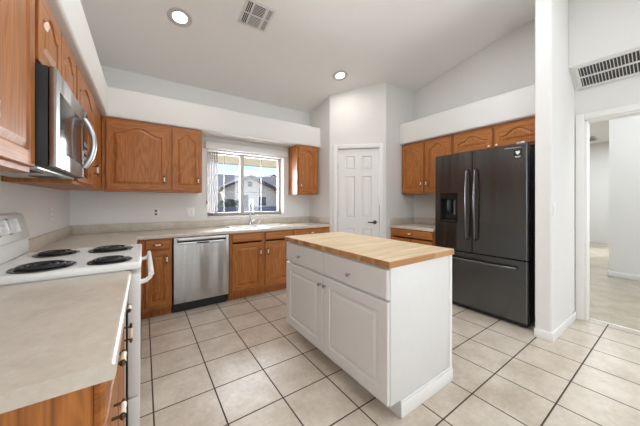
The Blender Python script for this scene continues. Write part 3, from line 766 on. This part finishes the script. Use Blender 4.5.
for (x0, x1, z0, z1) in ((hx0, hx0 + .018, hz0, hz1), (hx1 - .018, hx1, hz0, hz1), (hx0 + .018, hx1 - .018, hz0, hz0 + .018), (hx0 + .018, hx1 - .018, hz1 - .07, hz1)):
    box(b, x0 + .0005, x1 - .0005, -.003, .055, z0 + .0005, z1 - .0005)
dp = obj('ice_dispenser', b, 'black_gloss', ld)
b = bm_new(); box(b, .15, .20, .012, .04, 1.15, 1.30, bev=.006); obj('dispenser_paddle', b, 'black', dp)
b = bm_new(); box(b, .215, .235, .045, .0495, 1.12, 1.30); obj('dispenser_light_strip', b, 'grey_mark', dp)
b = bm_new(); box(b, hx0 + .02, hx1 - .02, .005, .05, hz0 + .019, hz0 + .027); obj('drip_tray', b, 'dark_handle', dp)
b = bm_new(); prism(b, [(SM + .005, 0), (FW, 0), (FW, .06), (SM + .005, .06)], 'z', .69, 1.862, bev=.02, seg=4, bev_verts=[1]); rd = obj('right_door', b, 'steel_v', fr)
b = bm_new(); prism(b, [(0, 0), (FW, 0), (FW, .06), (0, .06)], 'z', .058, .676, bev=.02, seg=4, bev_verts=[1]); fd = obj('freezer_drawer', b, 'steel_v', fr)
for (x, par) in ((SM - .046, ld), (SM + .046, rd)):
    b = bm_new(); pts = [(x, 0, .84), (x, -.03, .85)]
    for k in range(9):
        t = -1 + k / 4; pts.append((x, -.045 - .018 * (1 - t * t), 1.245 + t * .385))
    pts += [(x, -.03, 1.64), (x, 0, 1.65)]
    tube(b, pts, .011, 12); obj('handle', b, 'dark_handle', par)
b = bm_new(); pts = [(.09, 0, .60), (.095, -.03, .60)]
for k in range(9):
    t = -1 + k / 4; pts.append((FW / 2 + t * .385, -.045 - .012 * (1 - t * t), .60))
pts += [(FW - .095, -.03, .60), (FW - .09, 0, .60)]
tube(b, pts, .0135, 12); obj('handle', b, 'dark_handle', fd)
b = bm_new(); box(b, FW - .118, FW - .05, -.0015, .001, 1.722, 1.812)
st = obj('sticker', b, 'black', rd)
b = bm_new()                                # white emblem and its caption lines
ex, ez = FW - .084, 1.772
prism(b, [(ex - .018, ez + .02), (ex - .008, ez + .024), (ex, ez + .018), (ex + .008, ez + .024), (ex + .018, ez + .02), (ex + .016, ez), (ex, ez - .016), (ex - .016, ez)], 'y', -.0024, -.0014)
box(b, ex - .026, ex + .026, -.0024, -.0014, 1.738, 1.742); box(b, ex - .02, ex + .02, -.0024, -.0014, 1.729, 1.733)
obj('emblem', b, 'white_mark', st)
b = bm_new(); box(b, FW - .20, FW - .06, -.001, .001, 1.828, 1.834); obj('name_strip', b, 'silver', rd)
b = bm_new(); box(b, FW - .10, FW - .03, .01, .09, 1.863, 1.885, bev=.006); obj('hinge_cover', b, 'silver', fr)
for x in (.05, FW - .09):
    b = bm_new(); lathe(b, [(.02, 0.001), (.02, .012), (.01, .014), (.01, .035)], (x + .02, .06, 0), 'z', 12); obj('foot', b, 'black', fr)

# ------------------------------------------------------------------ sink and faucet
sk = thing('sink', 'white double-bowl drop-in sink in the counter under the window', 'sink', ((SKX0 + SKX1) / 2, (SKY0 + SKY1) / 2, CT))
sx, sy = (SKX0 + SKX1) / 2, (SKY0 + SKY1) / 2
def skb(bm, x0, x1, y0, y1, z0, z1, bev=.004): box(bm, x0 - sx, x1 - sx, y0 - sy, y1 - sy, z0 - CT, z1 - CT, bev=bev)
b = bm_new()
bx = [(SKX0 + .03, 1.37), (1.41, SKX1 - .03)]
by0, by1 = SKY0 + .03, SKY1 - .09
skb(b, SKX0 - .015, SKX1 + .015, SKY0 - .02, by0, CT + .001, CT + .014); skb(b, SKX0 - .015, SKX1 + .015, by1, SKY1 + .02, CT + .001, CT + .014)
skb(b, SKX0 - .015, bx[0][0], by0, by1, CT + .001, CT + .014); skb(b, bx[0][1], bx[1][0], by0, by1, CT + .001, CT + .013); skb(b, bx[1][1], SKX1 + .015, by0, by1, CT + .001, CT + .014)
obj('rim', b, 'enamel', sk)
for (x0, x1) in bx:
    b = bm_new(); loops = []
    for ins, z in ((-.004, CT + .006), (.01, CT - .02), (.025, CT - .17), (.06, CT - .185)):
        loops.append([b.verts.new((x - sx, y - sy, z - CT)) for x, y in ((x0 + ins, by0 + ins), (x1 - ins, by0 + ins), (x1 - ins, by1 - ins), (x0 + ins, by1 - ins))])
    for A, B in zip(loops, loops[1:]):
        for k in range(4): b.faces.new([A[k], A[(k + 1) % 4], B[(k + 1) % 4], B[k]])
    b.faces.new(loops[-1]); obj('basin', b, 'enamel', sk)
fx, fy, fz = 1.325, 3.775, CT + .0145
fc = thing('faucet', 'chrome gooseneck faucet with pull-down spray in front of the window', 'faucet', (fx, fy, fz))
b = bm_new(); lathe(b, [(.03, 0), (.03, .006), (.021, .012), (.021, .05), (.016, .056)], (0, 0, 0), 'z', 18); obj('base', b, 'chrome', fc)
b = bm_new(); pts = [(0, 0, .05), (0, 0, .15), (0, 0, .29)]
for k in range(1, 11):
    a = PI * k / 10; pts.append((0.0, -.075 + .075 * math.cos(a), .29 + .085 * math.sin(a)))
pts += [(0, -.15, .25)]
tube(b, pts, .0115, 12); obj('neck', b, 'chrome', fc)
b = bm_new(); tube(b, [(0, -.15, .255), (0, -.15, .24), (0, -.15, .19), (0, -.15, .15)], [.013, .016, .018, .016], 12); obj('spray_head', b, 'chrome', fc)
b = bm_new(); tube(b, [(.02, 0, .04), (.045, -.005, .055), (.085, -.01, .085)], [.009, .008, .006], 10); obj('lever', b, 'chrome', fc)
b = bm_new(); lathe(b, [(.018, 0), (.018, .005), (.011, .01), (.011, .04), (.006, .045)], (0, 0, 0), 'z', 14); tube(b, [(0, 0, .045), (0, -.012, .052), (0, -.05, .048)], .006, 8)
tag(obj('soap_dispenser', b, 'chrome', None, (1.46, 3.775, fz)), 'small metal soap dispenser on the sink rim right of the faucet', 'soap dispenser')

# ------------------------------------------------------------------ wall plates, vents, lights, blind
def outlet(label, loc, rotz, w=.072, kind='outlet'):
    t = thing('wall_outlet' if kind == 'outlet' else 'light_switch', label, 'outlet' if kind == 'outlet' else 'light switch', loc, rotz, None)
    b = bm_new(); box(b, -w / 2, w / 2, -.006, -.0005, -.058, .058, bev=.002); obj('cover_plate', b, 'trim', t)
    n = max(1, round(w / .07))
    for i in range(n):
        cx = (i - (n - 1) / 2) * .046
        if kind == 'outlet':
            for z in (-.021, .021):
                b = bm_new(); box(b, cx - .015, cx + .015, -.0075, -.005, z - .014, z + .014, bev=.001); s = obj('socket', b, 'grey_mark' if abs(loc[0] - XL) > .01 else 'trim', t)
                b = bm_new(); box(b, cx - .008, cx - .005, -.0083, -.0072, z - .006, z + .006); box(b, cx + .005, cx + .008, -.0083, -.0072, z - .005, z + .005); obj('slots', b, 'black' if abs(loc[0] - XL) > .01 else 'grey_mark', s)
        else:
            b = bm_new(); box(b, cx - .014, cx + .014, -.0095, -.005, -.03, .03, bev=.0015); obj('rocker', b, 'trim', t)
    return t
outlet('single wall outlet above the back counter, behind the range', (.132, YB, 1.139), 0)
outlet('double white switch plate on the back wall just left of the window', (.525, YB, 1.136), 0, .118, 'switch')
outlet('white outlet on the left wall near the back corner', (XL, 3.2, 1.17), RL)
outlet('white light switch on the side of the wing wall near the doorway', (3.115, .715, 1.205), 0, .045, 'switch')

def can_light(label, x, y):
    z = zc(y); t = thing('recessed_light', label, 'ceiling light', (x, y, z), 0, 'recessed ceiling lights')
    tilt = math.atan(0.21) if y > 1.24 else 0
    t.rotation_euler = (-tilt, 0, 0)
    b = bm_new(); lathe(b, [(.108, -.001), (.108, -.006), (.096, -.012), (.074, -.007), (.066, -.003)], (0, 0, 0), 'z', 32); obj('trim_ring', b, 'can_ring', t)
    b = bm_new(); lathe(b, [(.0, -.004), (.045, -.0045), (.066, -.003), (.066, -.001), (0, -.001)], (0, 0, 0), 'z', 32); obj('lens', b, 'lamp', t)
    l = bpy.data.lights.new('recessed_light_bulb', 'AREA'); l.shape = 'DISK'; l.size = .14; l.energy = 4.6; l.color = (1, .95, .88)
    lo = bpy.data.objects.new('recessed_light_bulb', l); COL.objects.link(lo); lo.parent = t; lo.location = (0, 0, -.02)
can_light('round recessed ceiling light above the dishwasher, left of the ceiling vent', .295, 2.85)
can_light('round recessed ceiling light near the pantry corner', 2.325, 2.855)
def zt(y): return zc(y)
vt = thing('ceiling_vent', 'square white supply vent with louvre panels in the sloped ceiling', 'vent', (.945, 2.50, zc(2.50)), 0)
vt.rotation_euler = (-math.atan(.21), 0, 0)
b = bm_new(); V = .15
box(b, -V, V, -V, V, -.006, -.0008, bev=.002); obj('face_plate', b, 'grille', vt)
def louvres(x0, x1, y0, y1, n, along, mat='louvre_dark'):
    b = bm_new(); box(b, x0, x1, y0, y1, -.0075, -.006); p = obj('louvre_panel', b, mat, vt)
    b = bm_new()
    for k in range(n + 1):
        if along == 'x': y = y0 + (y1 - y0) * k / n; box(b, x0, x1, y - .0025, y + .0025, -.011, -.0076)
        else: x = x0 + (x1 - x0) * k / n; box(b, x - .0025, x + .0025, y0, y1, -.011, -.0076)
    obj('slat', b, 'grille', p)
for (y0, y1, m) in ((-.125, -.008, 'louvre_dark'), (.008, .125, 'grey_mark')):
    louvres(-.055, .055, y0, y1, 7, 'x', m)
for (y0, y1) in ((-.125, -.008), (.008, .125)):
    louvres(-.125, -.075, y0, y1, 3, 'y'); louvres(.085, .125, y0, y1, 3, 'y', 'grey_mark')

# return-air grille on the slanted duct face
ga = math.atan2(2.66 - 2.49, 3.885 - 3.62)
gl = math.hypot(2.66 - 2.49, 3.885 - 3.62)
gr = thing('return_air_grille', 'long white return air grille on the slanted face above the doorway', 'vent', (3.62, .68, 2.66))
M4 = Matrix.Translation((3.62, .68, 2.66)) @ Matrix.Rotation(PI, 4, 'X') @ Matrix.Rotation(0, 4, 'Z')
gr.rotation_euler = (PI, ga, 0)              # local x runs down the slope, local y towards -Y, local z out of the face
GL = 1.05
b = bm_new(); box(b, .03, gl - .03, .03, GL - .03, .0005, .003); obj('duct_opening', b, 'void', gr)
b = bm_new()
for (x0, x1, y0, y1) in ((.008, .036, 0.0, GL), (gl - .036, gl - .008, 0, GL), (.036, gl - .036, 0, .03), (.036, gl - .036, GL - .03, GL), (gl / 2 - .008, gl / 2 + .008, .03, GL - .03)):
    box(b, x0, x1, y0, y1, .0008, .014, bev=.002)
obj('frame', b, 'grille', gr)
n = 44
for k in range(n):
    y = .04 + (GL - .08) * k / (n - 1)
    b = bm_new(); prism(b, [(y - .002, .003), (y + .0015, .003), (y + .0055, .011), (y + .002, .011)], 'x', .036, gl - .036); obj('slat', b, 'grille', gr)

hv = thing('ceiling_vent', 'small white vent on the far hall ceiling seen through the doorway', 'vent', (10.6, 1.62, 3.098))
b = bm_new(); box(b, -.3, .3, -.1, .1, -.03, 0, bev=.004); obj('face_plate', b, 'grille', hv)
b = bm_new(); box(b, -.302, .27, -.08, .08, -.034, -.0305); obj('louvre_panel', b, 'grey_mark', hv)

b = bm_new(); lathe(b, [(0, -.012), (.03, -.012), (.04, -.006), (.042, -.0005)], (0, 0, 0), 'z', 20)
tag(obj('puck_light', b, 'trim', None, (1.40, 3.74, 2.2)), 'small round puck light under the soffit above the window', 'light')

vb = thing('vertical_blind', 'cream vertical blind pushed to the left side of the window', 'blind', (WX0, YB, WZ1))
b = bm_new(); box(b, -.035, WX1 - WX0 + .06, -.05, -.002, .02, .115, bev=.004); obj('headrail', b, 'trim', vb)
for k in range(5):
    b = bm_new(); x = .012 + k * .032
    box(b, -.002, .002, -.034, .034, -(WZ1 - WZ0) + .012, -.004)
    o = obj('vane', b, 'blind', vb, (x, .06, 0)); o.rotation_euler = (0, 0, -.5)
b = bm_new(); tube(b, [(-.012, -.02, .02), (-.012, -.022, -.72)], .002, 6); lathe(b, [(.004, 0), (.007, .01), (.006, .05), (.002, .055)], (-.012, -.022, -.77), 'z', 10, mi=1); obj('pull_cord', b, ['blind', 'black'], vb)

# ------------------------------------------------------------------ outside the window
b = bm_new(); box(b, -30, 60, YB + .25, 90, -.3, -.1); struct('ground', b, 'gravel')
pt = thing('patio_frame', 'beige patio beam on stucco posts just outside the window', 'patio cover', (1.4, 6.5, -.1))
b = bm_new(); box(b, -2.6, 5.0, -.09, .09, 2.31, 2.85); obj('beam', b, 'beam', pt)
for x in (-.13, 4.6):
    b = bm_new(); box(b, x - .12, x + .12, -.12, .12, 0, 2.31); obj('post', b, 'stucco', pt)
b = bm_new(); box(b, -15, 30, 0, .2, 0, 1.15); 
tag(obj('block_wall', b, 'block', None, (0, 11, -.1)), 'blue-grey yard wall between the window and the neighbouring house', 'wall')
def house(label, loc, gx0, gx1, ze, za, W, ridge, D, wall='stucco', roof='roof', wins=()):
    t = thing('house', label, 'house', loc)
    b = bm_new(); box(b, -W / 2, W / 2, 2.0, D, 0, ze); prism(b, [(gx0 + .3, 0), (gx1 - .3, 0), (gx1 - .3, ze), ((gx0 + gx1) / 2, za - .15), (gx0 + .3, ze)], 'y', 0, 3.0); obj('wall', b, wall, t)
    b = bm_new(); m = (2.0 + D) / 2
    prism(b, [(1.4, ze - .05), (m, ridge), (D + .6, ze - .05), (D + .6, ze + .1), (m, ridge + .15), (1.4, ze + .1)], 'x', -W / 2 - .5, W / 2 + .5)
    g = (gx0 + gx1) / 2
    prism(b, [(gx0, ze - .1), (g, za), (gx1, ze - .1), (gx1, ze + .05), (g, za + .15), (gx0, ze + .05)], 'y', -.5, m)
    obj('roof', b, roof, t)
    b = bm_new(); prism(b, [(gx0 - .05, ze - .16), (g, za - .04), (gx1 + .05, ze - .16), (gx1 + .05, ze + .06), (g, za + .17), (gx0 - .05, ze + .06)], 'y', -.56, -.5); obj('fascia', b, 'fascia', t)
    for (x, w, z0, z1, yy) in wins:
        b = bm_new(); box(b, x, x + w, yy - .05, yy + .02, z0, z1); f = obj('window', b, 'trim', t)
        b = bm_new(); box(b, x + .06, x + w - .06, yy - .06, yy - .045, z0 + .06, z1 - .06); obj('pane', b, 'dark_glass', f)
    b = bm_new(); box(b, g - .2, g + .2, -.07, .05, za - .95, za - .5); obj('gable_vent', b, 'fascia', t)
    return t
house('pale house with a grey gabled roof across the yard, seen through the window', (8.3, 24, -.1), -2.7, 2.9, 2.55, 3.75, 22, 4.3, 10,
      wins=((-3.6, 1.0, .9, 2.0, 2.0), (-.9, .9, .1, 2.1, 0), (.9, .9, .9, 1.9, 0), (4.2, 1.2, .9, 2.0, 2.0)))
house('farther house with a bluish roof behind the nearer house, at right in the window', (22.5, 50, -.1), -3.5, 3.5, 4.6, 6.9, 16, 6.6, 11, roof='roof_b', wins=((-.8, 1.6, 4.2, 5.3, -.2),))
def shrub(label, loc, s):
    b = bm_new(); bmesh.ops.create_icosphere(b, subdivisions=3, radius=s)
    for v in b.verts: v.co *= 1 + random.uniform(-.14, .14); v.co.z = v.co.z * .8 + s * .8
    return tag(obj('shrub', b, 'shrub', None, loc), label, 'shrub')
shrub('dark rounded shrub before the neighbouring house, low in the left window pane', (5.5, 20.5, -.1), .95)
